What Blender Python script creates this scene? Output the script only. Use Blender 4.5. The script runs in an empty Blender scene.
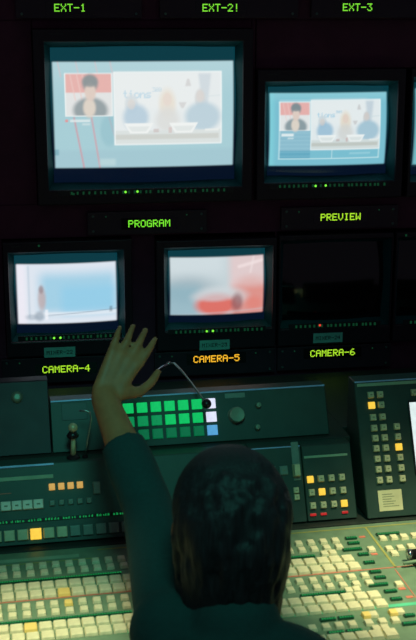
import bpy, bmesh, math, random
import numpy as np
from mathutils import Vector, Matrix, Euler
random.seed(7)
R = math.radians
SC = bpy.context.scene
COL = SC.collection

# ------------------------------------------------------------------ camera, world, lights, exposure
cam_d = bpy.data.cameras.new('camera')
cam = bpy.data.objects.new('camera', cam_d)
COL.objects.link(cam)
cam.location = (0, -2.6, 1.75)
cam.rotation_euler = (R(90 - 14.6), 0, R(-8.6))
cam_d.sensor_fit = 'VERTICAL'
cam_d.sensor_height = 24
cam_d.lens = 45
cam_d.clip_start = 0.05
cam_d.dof.use_dof = True
cam_d.dof.focus_distance = 2.5
cam_d.dof.aperture_fstop = 5.2
SC.camera = cam

world = bpy.data.worlds.new('control_room_dark')
SC.world = world
world.use_nodes = True
bg = world.node_tree.nodes['Background']
bg.inputs[0].default_value = (0.044, 0.040, 0.052, 1)
bg.inputs[1].default_value = 1.0

SC.view_settings.view_transform = 'Standard'
SC.view_settings.look = 'None'
SC.view_settings.gamma = 1
SC.view_settings.exposure = 0
SC.view_settings.use_curve_mapping = False


def aim(o, target):
    d = Vector(target) - o.location
    o.rotation_euler = d.to_track_quat('-Z', 'Y').to_euler()


def spot(name, loc, target, power, col, size, blend, rad):
    d = bpy.data.lights.new(name, 'SPOT')
    d.energy = power
    d.color = col
    d.spot_size = R(size)
    d.spot_blend = blend
    d.shadow_soft_size = rad
    o = bpy.data.objects.new(name, d)
    COL.objects.link(o)
    o.location = loc
    aim(o, target)
    return o


def area(name, loc, target, power, col, sx, sy):
    d = bpy.data.lights.new(name, 'AREA')
    d.shape = 'RECTANGLE'
    d.size = sx
    d.size_y = sy
    d.energy = power
    d.color = col
    o = bpy.data.objects.new(name, d)
    COL.objects.link(o)
    o.location = loc
    aim(o, target)
    return o


# overhead downlights on the mixing desk, and an unseen green fill added to tint the panels
spot('desk_downlight', (0.95, -1.15, 2.35), (0.73, -0.80, 0.80), 165, (1.0, 0.93, 0.56), 26, 0.8, 0.06)
spot('desk_downlight', (-0.45, -1.30, 2.35), (-0.05, -0.93, 0.80), 135, (1.0, 1.0, 0.62), 18, 1.0, 0.05)
spot('green_panel_fill', (0.15, -2.1, 2.55), (0.27, -0.62, 0.84), 46, (0.13, 1.0, 0.78), 31, 0.6, 0.25)

# ------------------------------------------------------------------ colours and materials


def lin(c):
    return tuple(((v / 255) / 12.92 if v / 255 <= 0.04045 else ((v / 255 + 0.055) / 1.055) ** 2.4) for v in c)


def new_mat(name):
    m = bpy.data.materials.new(name)
    m.use_nodes = True
    return m, m.node_tree, m.node_tree.nodes['Principled BSDF']


def mat(name, rgb, rough=0.5, metal=0.0, var=0.12, scale=30, bump=0.0, spec=0.5, coat=0.0):
    """painted or moulded surface: noise varies its colour and its roughness a little"""
    m, nt, b = new_mat(name)
    L = nt.links
    tc = nt.nodes.new('ShaderNodeTexCoord')
    nz = nt.nodes.new('ShaderNodeTexNoise')
    nz.inputs['Scale'].default_value = scale
    nz.inputs['Detail'].default_value = 4
    L.new(tc.outputs['Object'], nz.inputs['Vector'])
    rp = nt.nodes.new('ShaderNodeValToRGB')
    c = lin(rgb)
    rp.color_ramp.elements[0].color = tuple(v * (1 - var) for v in c) + (1,)
    rp.color_ramp.elements[1].color = tuple(min(1, v * (1 + var)) for v in c) + (1,)
    rp.color_ramp.elements[0].position = 0.3
    rp.color_ramp.elements[1].position = 0.7
    L.new(nz.outputs['Fac'], rp.inputs['Fac'])
    L.new(rp.outputs['Color'], b.inputs['Base Color'])
    mr = nt.nodes.new('ShaderNodeMapRange')
    mr.inputs['To Min'].default_value = max(0, rough - 0.06)
    mr.inputs['To Max'].default_value = min(1, rough + 0.06)
    L.new(nz.outputs['Fac'], mr.inputs['Value'])
    L.new(mr.outputs['Result'], b.inputs['Roughness'])
    b.inputs['Metallic'].default_value = metal
    b.inputs['Specular IOR Level'].default_value = spec
    b.inputs['Coat Weight'].default_value = coat
    if bump:
        bp = nt.nodes.new('ShaderNodeBump')
        bp.inputs['Strength'].default_value = bump
        bp.inputs['Distance'].default_value = 0.002
        L.new(nz.outputs['Fac'], bp.inputs['Height'])
        L.new(bp.outputs['Normal'], b.inputs['Normal'])
    return m


def glow(name, rgb, strength=1.0, base=(30, 30, 20)):
    """a lamp behind plastic: brighter towards the middle of the cap"""
    m, nt, b = new_mat(name)
    L = nt.links
    b.inputs['Base Color'].default_value = lin(base) + (1,)
    b.inputs['Roughness'].default_value = 0.4
    tc = nt.nodes.new('ShaderNodeTexCoord')
    nz = nt.nodes.new('ShaderNodeTexNoise')
    nz.inputs['Scale'].default_value = 120
    L.new(tc.outputs['Object'], nz.inputs['Vector'])
    mr = nt.nodes.new('ShaderNodeMapRange')
    mr.inputs['To Min'].default_value = strength * 0.8
    mr.inputs['To Max'].default_value = strength * 1.2
    L.new(nz.outputs['Fac'], mr.inputs['Value'])
    b.inputs['Emission Color'].default_value = lin(rgb) + (1,)
    L.new(mr.outputs['Result'], b.inputs['Emission Strength'])
    return m


def screen_mat():
    m, nt, b = new_mat('tube_picture')
    L = nt.links
    at = nt.nodes.new('ShaderNodeVertexColor')
    at.layer_name = 'picture'
    b.inputs['Base Color'].default_value = (0.004, 0.005, 0.006, 1)
    b.inputs['Roughness'].default_value = 0.12
    L.new(at.outputs['Color'], b.inputs['Emission Color'])
    b.inputs['Emission Strength'].default_value = 1.0
    return m


M = dict(
    wall=mat('matt_black_wall', (90, 58, 80), 0.8),
    floor=mat('dark_carpet', (34, 34, 38), 0.95, scale=200, bump=0.5),
    rack=mat('black_rack_steel', (80, 46, 66), 0.65, spec=0.2),
    bezel=mat('monitor_black_plastic', (26, 24, 34), 0.5, bump=0.05, scale=300),
    mask=mat('tube_surround', (6, 84, 86), 0.55, spec=0.2),  # teal glow from the screen is put into this base colour
    tally=mat('tally_black', (40, 32, 44), 0.5),
    screw=mat('screw_steel', (90, 130, 120), 0.35, 0.8),
    off_glass=mat('dark_tube_glass', (10, 10, 14), 0.12, spec=0.5, coat=0.3),
    strip_dark=mat('control_strip', (30, 44, 44), 0.4),
    label=mat('sticker_green_paper', (110, 215, 195), 0.7),
    ink=mat('black_ink', (12, 20, 20), 0.7),
    desk=mat('desk_dark_laminate', (38, 48, 44), 0.5, scale=60),
    panel=mat('panel_dark_green_grey', (34, 62, 55), 0.45),
    panel2=mat('panel_green_grey', (42, 74, 66), 0.45),
    blank=mat('blank_panel_black', (30, 22, 32), 0.5),
    edge=mat('blue_edge_highlight', (150, 180, 225), 0.35, 0.2),  # light caught on the top edges, put into a pale blue colour
    strip=mat('pale_green_strip', (140, 170, 140), 0.6),
    board=mat('desk_plate_green_grey', (108, 134, 108), 0.5, scale=45),
    key=mat('cream_keycap', (226, 216, 178), 0.45, scale=90),
    keydim=mat('khaki_keycap', (196, 196, 156), 0.45, scale=90),
    keydark=mat('smoked_keycap', (104, 128, 118), 0.4, scale=90),
    white=mat('white_keycap', (226, 232, 214), 0.5),
    legend=mat('key_legend', (120, 128, 100), 0.6),
    knob=mat('grey_knob', (120, 140, 120), 0.35, 0.3),
    brass=mat('tan_ball_knob', (200, 180, 140), 0.3, 0.2),
    black=mat('black_plastic', (18, 18, 20), 0.35),
    chrome=mat('chrome', (200, 205, 205), 0.18, 1.0),
    steel=mat('brushed_gooseneck', (150, 170, 165), 0.3, 0.9, scale=200),
    paper=mat('khaki_paper', (206, 202, 160), 0.8),
    red=mat('red_print', (206, 112, 92), 0.6),
    yellow_line=mat('yellow_print', (160, 156, 84), 0.6),
    teal_line=mat('teal_print', (84, 190, 150), 0.6),
    disp=mat('dark_display_window', (14, 70, 46), 0.25),
    skin=mat('skin', (176, 112, 72), 0.55, scale=60, bump=0.05),
    shirt=mat('dark_teal_cloth', (24, 60, 60), 0.9, scale=160, bump=0.3),
    trouser=mat('black_trouser_cloth', (24, 24, 30), 0.9, scale=160, bump=0.3),
    hair=mat('dark_hair', (30, 28, 32), 0.6, scale=50, var=0.6, bump=0.8),
    eye=mat('eye_white', (225, 225, 220), 0.2),
    lip=mat('lip', (150, 85, 75), 0.5),
    fabric=mat('chair_black_fabric', (28, 28, 32), 0.95, scale=220, bump=0.4),
    shoe=mat('black_shoe', (18, 18, 18), 0.4),
    led_green=glow('led_green', (120, 235, 60), 1.4),
    led_dim=glow('led_dim_green', (30, 110, 70), 0.25),
    led_red=glow('led_red', (255, 70, 50), 1.0),
    txt_ext=glow('tally_green', (125, 225, 55), 1.1),
    txt_green=glow('tally_lime', (120, 235, 50), 1.1),
    txt_lime=glow('tally_yellow_green', (170, 230, 45), 1.1),
    txt_amber=glow('tally_amber', (255, 190, 45), 1.1),
    lit_yellow=glow('lit_yellow_cap', (255, 205, 70), 1.0, (120, 110, 40)),
    lit_amber=glow('lit_amber_cap', (215, 165, 85), 0.85, (120, 100, 50)),
    lit_warm=glow('lit_warm_cap', (140, 105, 30), 0.5, (230, 200, 120)),
    lit_green=glow('lit_green_cap', (12, 190, 95), 1.0, (10, 60, 30)),
    lit_green_mid=glow('lit_green_cap_mid', (8, 150, 85), 0.8, (10, 60, 30)),
    lit_green_low=glow('lit_green_cap_low', (6, 115, 70), 0.7, (10, 60, 30)),
    lit_white=glow('lit_white_cap', (225, 225, 250), 1.0, (120, 120, 130)),
    lit_blue=glow('lit_blue_cap', (90, 165, 220), 0.9, (60, 80, 100)),
    glow_red=glow('red_indicator', (200, 32, 36), 0.8, (60, 10, 10)),
    glow_disp=glow('green_readout', (20, 150, 75), 0.8, (8, 30, 20)),
    lcd=glow('white_display', (222, 236, 236), 1.0, (120, 120, 120)),
    picture=screen_mat(),
)

nt = M['hair'].node_tree                                                # combed strands: the noise is drawn out along the hair
nz = next(n for n in nt.nodes if n.type == 'TEX_NOISE')
tc = next(n for n in nt.nodes if n.type == 'TEX_COORD')
mp = nt.nodes.new('ShaderNodeMapping')
mp.inputs['Scale'].default_value = (6.0, 6.0, 0.5)
nt.links.new(tc.outputs['Object'], mp.inputs['Vector'])
nt.links.new(mp.outputs['Vector'], nz.inputs['Vector'])

# ------------------------------------------------------------------ mesh helpers


def new_mesh(name, verts, faces, m=None, smooth=False):
    me = bpy.data.meshes.new(name)
    me.from_pydata([tuple(v) for v in verts], [], faces)
    if m:
        me.materials.append(m)
    if smooth:
        for p in me.polygons:
            p.use_smooth = True
    me.update()
    return me


def bm_mesh(name, bm, m=None, smooth=False):
    bmesh.ops.recalc_face_normals(bm, faces=bm.faces[:])
    me = bpy.data.meshes.new(name)
    bm.to_mesh(me)
    bm.free()
    for x in (m if isinstance(m, (list, tuple)) else [m]):
        if x:
            me.materials.append(x)
    if smooth:
        for p in me.polygons:
            p.use_smooth = True
    return me


def link(name, me, parent=None, loc=(0, 0, 0), rot=None):
    o = bpy.data.objects.new(name, me)
    COL.objects.link(o)
    o.parent = parent
    o.location = loc
    if rot:
        o.rotation_euler = rot
    return o


def tag(o, label=None, cat=None, group=None, kind=None):
    if label:
        o['label'] = label
    if cat:
        o['category'] = cat
    if group:
        o['group'] = group
    if kind:
        o['kind'] = kind
    return o


def thing(name, label, cat, mw, group=None):
    o = bpy.data.objects.new(name, None)
    COL.objects.link(o)
    o.empty_display_size = 0.05
    o.matrix_world = mw
    return tag(o, label, cat, group)


def box(bm, x0, x1, y0, y1, z0, z1, bev=0.0, taper=0.0, mi=0):
    """a box; taper shrinks the z1 end"""
    vs = []
    for z, t in ((z0, 0), (z1, taper)):
        for x, y in ((x0 + t, y0 + t), (x1 - t, y0 + t), (x1 - t, y1 - t), (x0 + t, y1 - t)):
            vs.append(bm.verts.new((x, y, z)))
    fs = [bm.faces.new([vs[i] for i in q]) for q in ((3, 2, 1, 0), (4, 5, 6, 7), (0, 1, 5, 4), (1, 2, 6, 5), (2, 3, 7, 6), (3, 0, 4, 7))]
    for f in fs:
        f.material_index = mi
    if bev:
        es = list({e for f in fs for e in f.edges})
        bmesh.ops.bevel(bm, geom=es, offset=bev, segments=2, profile=0.6, affect='EDGES')
    return vs


def box_mesh(name, m, *a, **k):
    bm = bmesh.new()
    box(bm, *a, **k)
    return bm_mesh(name, bm, m)


def tube(bm, pts, rad, seg=10, cap=True):
    """a round tube along points, radius a number or one per point"""
    pts = [Vector(p) for p in pts]
    rads = rad if isinstance(rad, (list, tuple)) else [rad] * len(pts)
    rings = []
    t0 = (pts[1] - pts[0]).normalized()
    up = Vector((0, 0, 1)) if abs(t0.z) < 0.9 else Vector((1, 0, 0))
    n = t0.cross(up).normalized()
    for i, p in enumerate(pts):
        t = (pts[min(i + 1, len(pts) - 1)] - pts[max(i - 1, 0)]).normalized()
        n = (n - t * n.dot(t)).normalized()
        b = t.cross(n)
        rings.append([bm.verts.new(p + (n * math.cos(2 * math.pi * k / seg) + b * math.sin(2 * math.pi * k / seg)) * rads[i]) for k in range(seg)])
    for a, b in zip(rings, rings[1:]):
        for k in range(seg):
            bm.faces.new((a[k], a[(k + 1) % seg], b[(k + 1) % seg], b[k]))
    if cap:
        bm.faces.new(rings[0][::-1])
        bm.faces.new(rings[-1])


def lathe(bm, prof, seg=24, c=(0, 0, 0)):
    """profile of (radius, z) turned about z"""
    rings = []
    for r, z in prof:
        if r < 1e-6:
            rings.append([bm.verts.new((c[0], c[1], c[2] + z))])
        else:
            rings.append([bm.verts.new((c[0] + r * math.cos(2 * math.pi * k / seg), c[1] + r * math.sin(2 * math.pi * k / seg), c[2] + z)) for k in range(seg)])
    for a, b in zip(rings, rings[1:]):
        for k in range(seg):
            q = [a[k % len(a)], a[(k + 1) % seg % len(a)], b[(k + 1) % seg % len(b)], b[k % len(b)]]
            q = list(dict.fromkeys(q))
            if len(q) > 2:
                bm.faces.new(q)
    for rg in (rings[0], rings[-1]):
        if len(rg) > 2:
            bm.faces.new(rg)


def ellipsoid(bm, c, r, u=24, v=16, rot=None):
    mt = Matrix.Translation(c) @ (rot.to_matrix().to_4x4() if rot else Matrix()) @ Matrix.Diagonal((r[0], r[1], r[2], 1))
    bmesh.ops.create_uvsphere(bm, u_segments=u, v_segments=v, radius=1.0, matrix=mt)


def prism(bm, poly, x0, x1):
    """a polygon in (y, z) drawn out along x"""
    a = [bm.verts.new((x0, y, z)) for y, z in poly]
    b = [bm.verts.new((x1, y, z)) for y, z in poly]
    bm.faces.new(a[::-1])
    bm.faces.new(b)
    for i in range(len(poly)):
        j = (i + 1) % len(poly)
        bm.faces.new((a[i], a[j], b[j], b[i]))


FONT = {
    'A': '01110 10001 10001 11111 10001 10001 10001', 'C': '01110 10001 10000 10000 10000 10001 01110',
    'E': '11111 10000 10000 11110 10000 10000 11111', 'G': '01110 10001 10000 10111 10001 10001 01111',
    'I': '01110 00100 00100 00100 00100 00100 01110', 'M': '10001 11011 10101 10101 10001 10001 10001',
    'O': '01110 10001 10001 10001 10001 10001 01110', 'P': '11110 10001 10001 11110 10000 10000 10000',
    'R': '11110 10001 10001 11110 10100 10010 10001', 'T': '11111 00100 00100 00100 00100 00100 00100',
    'V': '10001 10001 10001 10001 10001 01010 00100', 'W': '10001 10001 10001 10101 10101 11011 10001',
    'X': '10001 10001 01010 00100 01010 10001 10001', '-': '00000 00000 00000 11111 00000 00000 00000',
    '1': '00100 01100 00100 00100 00100 00100 01110', '2': '01110 10001 00001 00010 00100 01000 11111',
    '3': '11111 00010 00100 00010 00001 10001 01110', '4': '00010 00110 01010 10010 11111 00010 00010',
    '5': '11111 10000 11110 00001 00001 10001 01110', '6': '00110 01000 10000 11110 10001 10001 01110',
    '!': '00100 00100 00100 00100 00100 00000 00100', ' ': '00000 00000 00000 00000 00000 00000 00000',
    't': '00100 00100 01110 00100 00100 00100 00011', 'i': '00100 00000 01100 00100 00100 00100 01110',
    'o': '00000 00000 01110 10001 10001 10001 01110', 'n': '00000 00000 10110 11001 10001 10001 10001',
    's': '00000 00000 01111 10000 01110 00001 11110', '0': '01110 10001 10011 10101 11001 10001 01110',
}


def dots(bm, text, cx, cy, dot, z0, z1, fat=0.96):
    """dot-matrix writing, centred on cx, cy"""
    w = (len(text) * 6 - 1) * dot
    for i, ch in enumerate(text):
        for r, row in enumerate(FONT[ch].split()):
            for c, v in enumerate(row):
                if v == '1':
                    x = cx - w / 2 + (i * 6 + c) * dot
                    y = cy + (3 - r) * dot
                    box(bm, x, x + dot * fat, y - dot / 2, y - dot / 2 + dot * fat, z0, z1)


def face_matrix(x, y, z):
    """local x along the wall, local y up, local z towards the room"""
    return Matrix.Translation((x, y, z)) @ Matrix.Rotation(R(90), 4, 'X')


# ------------------------------------------------------------------ the setting
def struct(name, me):
    return tag(link(name, me), kind='structure')


struct('floor', box_mesh('floor', M['floor'], -2.6, 3.2, -3.4, 1.0, -0.05, 0))
struct('wall_back', box_mesh('wall_back', M['wall'], -2.6, 3.2, 0.80, 1.0, 0, 2.9))

# the rack that holds the monitors: uprights, shelves and rails in front of which the name displays are screwed
rk = thing('monitor_rack', 'tall black rack that holds the stacked monitors and their name displays', 'rack', Matrix.Translation((0.5, 0.2, 0)))


def rackpart(name, *a, **k):
    link(name, box_mesh(name, M['rack'], *a, **k), rk)


for x0, x1 in ((-0.80, -0.74), (0.94, 1.0)):
    rackpart('upright', x0, x1, -0.19, 0.25, 0, 2.2, bev=0.003)
for z0, z1 in ((0.925, 0.998), (1.262, 1.335), (1.725, 1.80)):
    rackpart('shelf', -0.74, 0.94, -0.18, 0.25, z1 - 0.012, z1)
    rackpart('rail', -0.74, 0.94, -0.19, -0.18, z0, z1)
rackpart('back_panel', -0.80, 1.0, 0.251, 0.262, 0, 2.2)
for x0, x1, z0, z1 in ((-0.74, -0.560, 0.9985, 1.261), (-0.277, -0.225, 0.9985, 1.261), (0.0486, 0.0525, 0.9985, 1.261), (-0.74, -0.480, 1.3355, 1.724), (-0.0085, -0.0015, 1.3355, 1.724),
                       (0.001, 0.94, 1.6215, 1.724), (-0.478, -0.010, 1.7075, 1.724)):
    rackpart('filler_panel', x0, x1, -0.186, -0.182, z0, z1)
rackpart('kick_panel', -0.74, 0.94, -0.19, -0.18, 0.01, 0.9245)

# ------------------------------------------------------------------ pictures on the tubes


def S(a, e0, e1):
    t = np.clip((a - e0) / (e1 - e0), 0, 1)
    return t * t * (3 - 2 * t)


class Pic:
    """a picture in pixels x (right) and y (down): shapes are laid over each other with soft edges"""

    def __init__(s, X, Y, base):
        s.X, s.Y = X, Y
        s.C = np.zeros(X.shape + (3,))
        s.C[:] = lin(base)

    def mix(s, a, rgb):
        s.C = s.C * (1 - a[..., None]) + np.array(lin(rgb)) * a[..., None]

    def rect(s, x0, y0, x1, y1, rgb, al=1.0, e=0.6):
        s.mix(al * S(s.X, x0 - e, x0 + e) * (1 - S(s.X, x1 - e, x1 + e)) * S(s.Y, y0 - e, y0 + e) * (1 - S(s.Y, y1 - e, y1 + e)), rgb)

    def ell(s, cx, cy, rx, ry, rgb, al=1.0, e=0.25, ymax=None):
        d = np.sqrt(((s.X - cx) / rx) ** 2 + ((s.Y - cy) / ry) ** 2)
        a = al * (1 - S(d, 1 - e, 1 + e))
        if ymax is not None:
            a = a * (1 - S(s.Y, ymax - 0.7, ymax + 0.7))
        s.mix(a, rgb)

    def line(s, x0, y0, x1, y1, w, rgb, al=1.0, e=0.6):
        dx, dy = x1 - x0, y1 - y0
        t = np.clip(((s.X - x0) * dx + (s.Y - y0) * dy) / (dx * dx + dy * dy), 0, 1)
        d = np.hypot(s.X - x0 - t * dx, s.Y - y0 - t * dy)
        s.mix(al * (1 - S(d, w / 2 - e, w / 2 + e)), rgb)

    def trap(s, cx, y0, y1, w0, w1, rgb, al=1.0, e=0.7):
        t = np.clip((s.Y - y0) / (y1 - y0), 0, 1)
        hw = (w0 + (w1 - w0) * t) / 2
        s.mix(al * (1 - S(np.abs(s.X - cx), hw - e, hw + e)) * S(s.Y, y0 - e, y0 + e) * (1 - S(s.Y, y1 - e, y1 + e)), rgb)

    def text(s, txt, x, y, d, rgb, al):
        for i, ch in enumerate(txt):
            for r, row in enumerate(FONT[ch].split()):
                for c, v in enumerate(row):
                    if v == '1':
                        s.ell(x + (i * 5.4 + c) * d, y + r * d, d * 0.75, d * 0.75, rgb, al, 0.5)


def presenter(p, x0, y0, x1, y1):
    """small inset: a dark haired presenter before a red and white backdrop"""
    w, h = x1 - x0, y1 - y0
    fx = lambda a: x0 + a * w
    fy = lambda a: y0 + a * h
    p.rect(x0, y0, x1, y1, (240, 246, 246))
    p.rect(fx(.025), fy(.02), fx(.975), fy(.98), (226, 226, 226))
    p.rect(fx(.025), fy(.02), fx(.975), fy(.45), (232, 150, 142))
    for a in (.12, .26, .38):
        p.line(fx(a), fy(.05), fx(a + .1), fy(.62), w * .03, (240, 190, 182), .6)
    p.ell(fx(.53), fy(.86), w * .36, h * .30, (86, 108, 118), .95, .2, y1 - .02 * h)
    p.ell(fx(.51), fy(.80), w * .13, h * .22, (224, 205, 186), .95, .3)
    p.ell(fx(.535), fy(.23), w * .165, h * .20, (78, 92, 100), .95, .3)
    p.ell(fx(.535), fy(.44), w * .115, h * .20, (222, 192, 176), 1, .3)
    p.ell(fx(.535), fy(.19), w * .15, h * .13, (74, 88, 96), .9, .3)


def panel_show(p, x0, y0, x1, y1):
    """large inset: three people behind a long table with two wide white bowls"""
    w, h = x1 - x0, y1 - y0
    fx = lambda a: x0 + a * w
    fy = lambda a: y0 + a * h
    p.rect(x0, y0, x1, y1, (242, 248, 248))
    p.rect(fx(.012), fy(.015), fx(.988), fy(.985), (226, 232, 234))
    p.rect(fx(.012), fy(.015), fx(.80), fy(.50), (232, 236, 236), .8, 4)
    p.text('tions', fx(.085), fy(.26), w * .0098, (140, 195, 222), .75)
    p.text('300', fx(.355), fy(.22), w * .0055, (140, 190, 215), .6)
    p.trap(fx(.84), fy(.03), fy(.46), w * .12, w * .05, (176, 192, 206), .8, 2)
    p.line(fx(.80), fy(.35), fx(.98), fy(.33), 1.0, (190, 210, 216), .6)
    p.trap(fx(.685), fy(.10), fy(.20), w * .02, w * .055, (184, 176, 176), .75, 1)
    p.trap(fx(.63), fy(.42), fy(.50), w * .075, w * .02, (184, 176, 176), .75, 1)
    p.ell(fx(.16), fy(.44), w * .06, h * .13, (196, 206, 212), .9)
    p.ell(fx(.20), fy(.62), w * .115, h * .18, (122, 172, 204), .9, .3)
    p.ell(fx(.16), fy(.44), w * .035, h * .07, (210, 192, 180), .6)
    p.ell(fx(.49), fy(.44), w * .075, h * .20, (228, 208, 180), .85, .4)
    p.ell(fx(.49), fy(.38), w * .04, h * .09, (226, 198, 180), .9)
    p.ell(fx(.49), fy(.66), w * .11, h * .17, (206, 204, 200), .85, .4)
    p.ell(fx(.795), fy(.37), w * .05, h * .13, (192, 190, 190), .8)
    p.ell(fx(.82), fy(.62), w * .165, h * .20, (138, 180, 202), .95, .25)
    p.ell(fx(.795), fy(.34), w * .035, h * .08, (206, 190, 182), .7)
    p.rect(fx(.012), fy(.80), fx(.988), fy(.985), (206, 214, 212))
    p.rect(fx(.012), fy(.855), fx(.97), fy(.925), (176, 176, 164), .8, 1)
    for c in (.225, .64):
        p.trap(fx(c), fy(.70), fy(.84), w * .27, w * .16, (242, 244, 242))
        p.trap(fx(c), fy(.745), fy(.815), w * .20, w * .13, (206, 214, 212), .7)
    p.rect(fx(.36), fy(.78), fx(.41), fy(.83), (176, 140, 136), .7)
    p.rect(fx(.50), fy(.76), fx(.53), fy(.84), (190, 140, 134), .7)
    p.rect(fx(.84), fy(.79), fx(.97), fy(.82), (238, 240, 236), .8)


def pic_program(X, Y):
    p = Pic(X, Y, (168, 206, 214))
    p.rect(0, 0, 300, 80, (184, 214, 220), .6, 22)
    p.rect(48, 150, 240, 170, (164, 200, 210), .9, 3)
    for x in (58, 76, 95, 110):
        p.line(x, 61, x + 3, 76, 1.4, (220, 190, 195), .5)
    p.line(73, 117, 82, 168, 1.9, (205, 158, 168), .8)
    p.line(90.5, 117, 98, 168, 1.9, (205, 165, 174), .8)
    p.line(108, 117, 113, 135, 1.5, (205, 170, 178), .6)
    p.ell(108, 130, 9, 16, (142, 188, 200), .5)
    p.rect(49, 149, 57, 155, (122, 172, 186), .8, 1)
    p.rect(98, 159, 114, 166, (196, 222, 224), .6, 2)
    presenter(p, 64.3, 72.5, 112, 115.5)
    p.ell(65.5, 120, 1.7, 1.5, (226, 150, 150), .9)
    p.rect(69, 118.8, 89, 121.2, (232, 240, 240), .7)
    p.rect(81, 122.5, 89, 124.5, (226, 236, 236), .5)
    panel_show(p, 113, 71.5, 223.5, 145)
    p.rect(64.3, 72.5, 112, 115.5, (226, 232, 230), 0.30)
    p.rect(113, 71.5, 223.5, 145, (236, 241, 240), 0.42)
    return p.C


def pic_preview(X, Y):
    p = Pic(X, Y, (122, 190, 208))
    p.rect(0, 0, 400, 97, (146, 208, 218), .7, 8)
    p.rect(266, 90, 274, 170, (130, 212, 222), .6, 3)
    p.rect(279, 129, 310, 158, (96, 164, 190), .8)
    for y in range(131, 158, 4):
        p.rect(279, y, 310, y + 1.2, (130, 190, 208), .5, .5)
    for seg in ((279, 100.5, 381, 100.5), (279, 158.5, 381, 158.5), (279, 100.5, 279, 158.5), (381, 100.5, 381, 158.5)):
        p.line(*seg, 1.1, (200, 232, 236), .8)
    p.line(332, 150, 332, 158, 1.0, (200, 232, 236), .6)
    p.rect(350, 152.5, 372, 154.5, (160, 212, 224), .6)
    presenter(p, 279, 100.5, 309.3, 129.5)
    p.rect(281, 132.5, 293, 135, (236, 244, 244), .9)
    p.rect(287, 136.5, 293, 138, (226, 240, 240), .6)
    panel_show(p, 310, 98.5, 381.5, 149.5)
    p.rect(279, 98, 382, 150, (214, 234, 238), 0.24)
    return p.C


def pic_camera_four(X, Y):
    p = Pic(X, Y, (222, 230, 240))
    p.rect(38, 272, 117, 313, (150, 204, 228), .85, 9)
    p.rect(60, 285, 118, 315, (140, 204, 234), .6, 7)
    p.rect(14, 262, 24, 330, (240, 236, 246), .8, 4)
    p.rect(26, 264, 28, 318, (190, 206, 220), .7, 1)
    p.rect(30, 312, 120, 316, (228, 236, 244), .8, 1.2)
    p.line(44, 315.5, 117, 311, 1.0, (116, 140, 160), .6)
    p.rect(110, 308, 113, 314, (90, 100, 110), .5, 1)
    p.ell(40, 298, 4, 12, (190, 160, 156), .7, .5)
    p.ell(39.5, 288, 2.4, 4, (150, 130, 135), .7, .5)
    p.ell(37, 316, 5, 5, (120, 140, 158), .6, .5)
    p.rect(43, 309, 46, 320, (242, 244, 250), .8, 1)
    p.ell(29, 317, 6, 3, (150, 165, 180), .5, .5)
    return p.C


def pic_camera_five(X, Y):
    p = Pic(X, Y, (196, 210, 215))
    p.rect(150, 250, 225, 275, (212, 224, 228), .7, 10)
    p.rect(230, 250, 280, 290, (228, 202, 202), .85, 6)
    p.line(240, 268, 268, 262, 3, (244, 228, 228), .7, 1.5)
    p.line(256, 258, 252, 274, 2, (240, 226, 226), .6, 1.5)
    p.ell(188, 290, 26, 13, (150, 172, 182), .6, .6)
    p.rect(160, 285, 200, 325, (138, 178, 192), .75, 8)
    p.ell(252, 290, 18, 12, (222, 176, 172), .8, .5)
    p.rect(232, 288, 275, 325, (222, 140, 130), .85, 5)
    p.ell(220, 298, 27, 11, (206, 214, 218), .8, .35)
    p.ell(216, 306, 21, 11, (222, 106, 94), .95, .3)
    p.ell(214, 297, 19, 5, (206, 200, 204), .7, .5)
    p.ell(238, 304, 6, 9, (142, 86, 90), .75, .5)
    p.ell(256, 306, 9, 7, (226, 128, 116), .7, .6)
    p.line(170, 316, 268, 312, 1.2, (190, 200, 205), .4, 1)
    return p.C


def pic_edge(X, Y):
    p = Pic(X, Y, (120, 190, 200))
    return p.C


# ------------------------------------------------------------------ monitors


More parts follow.
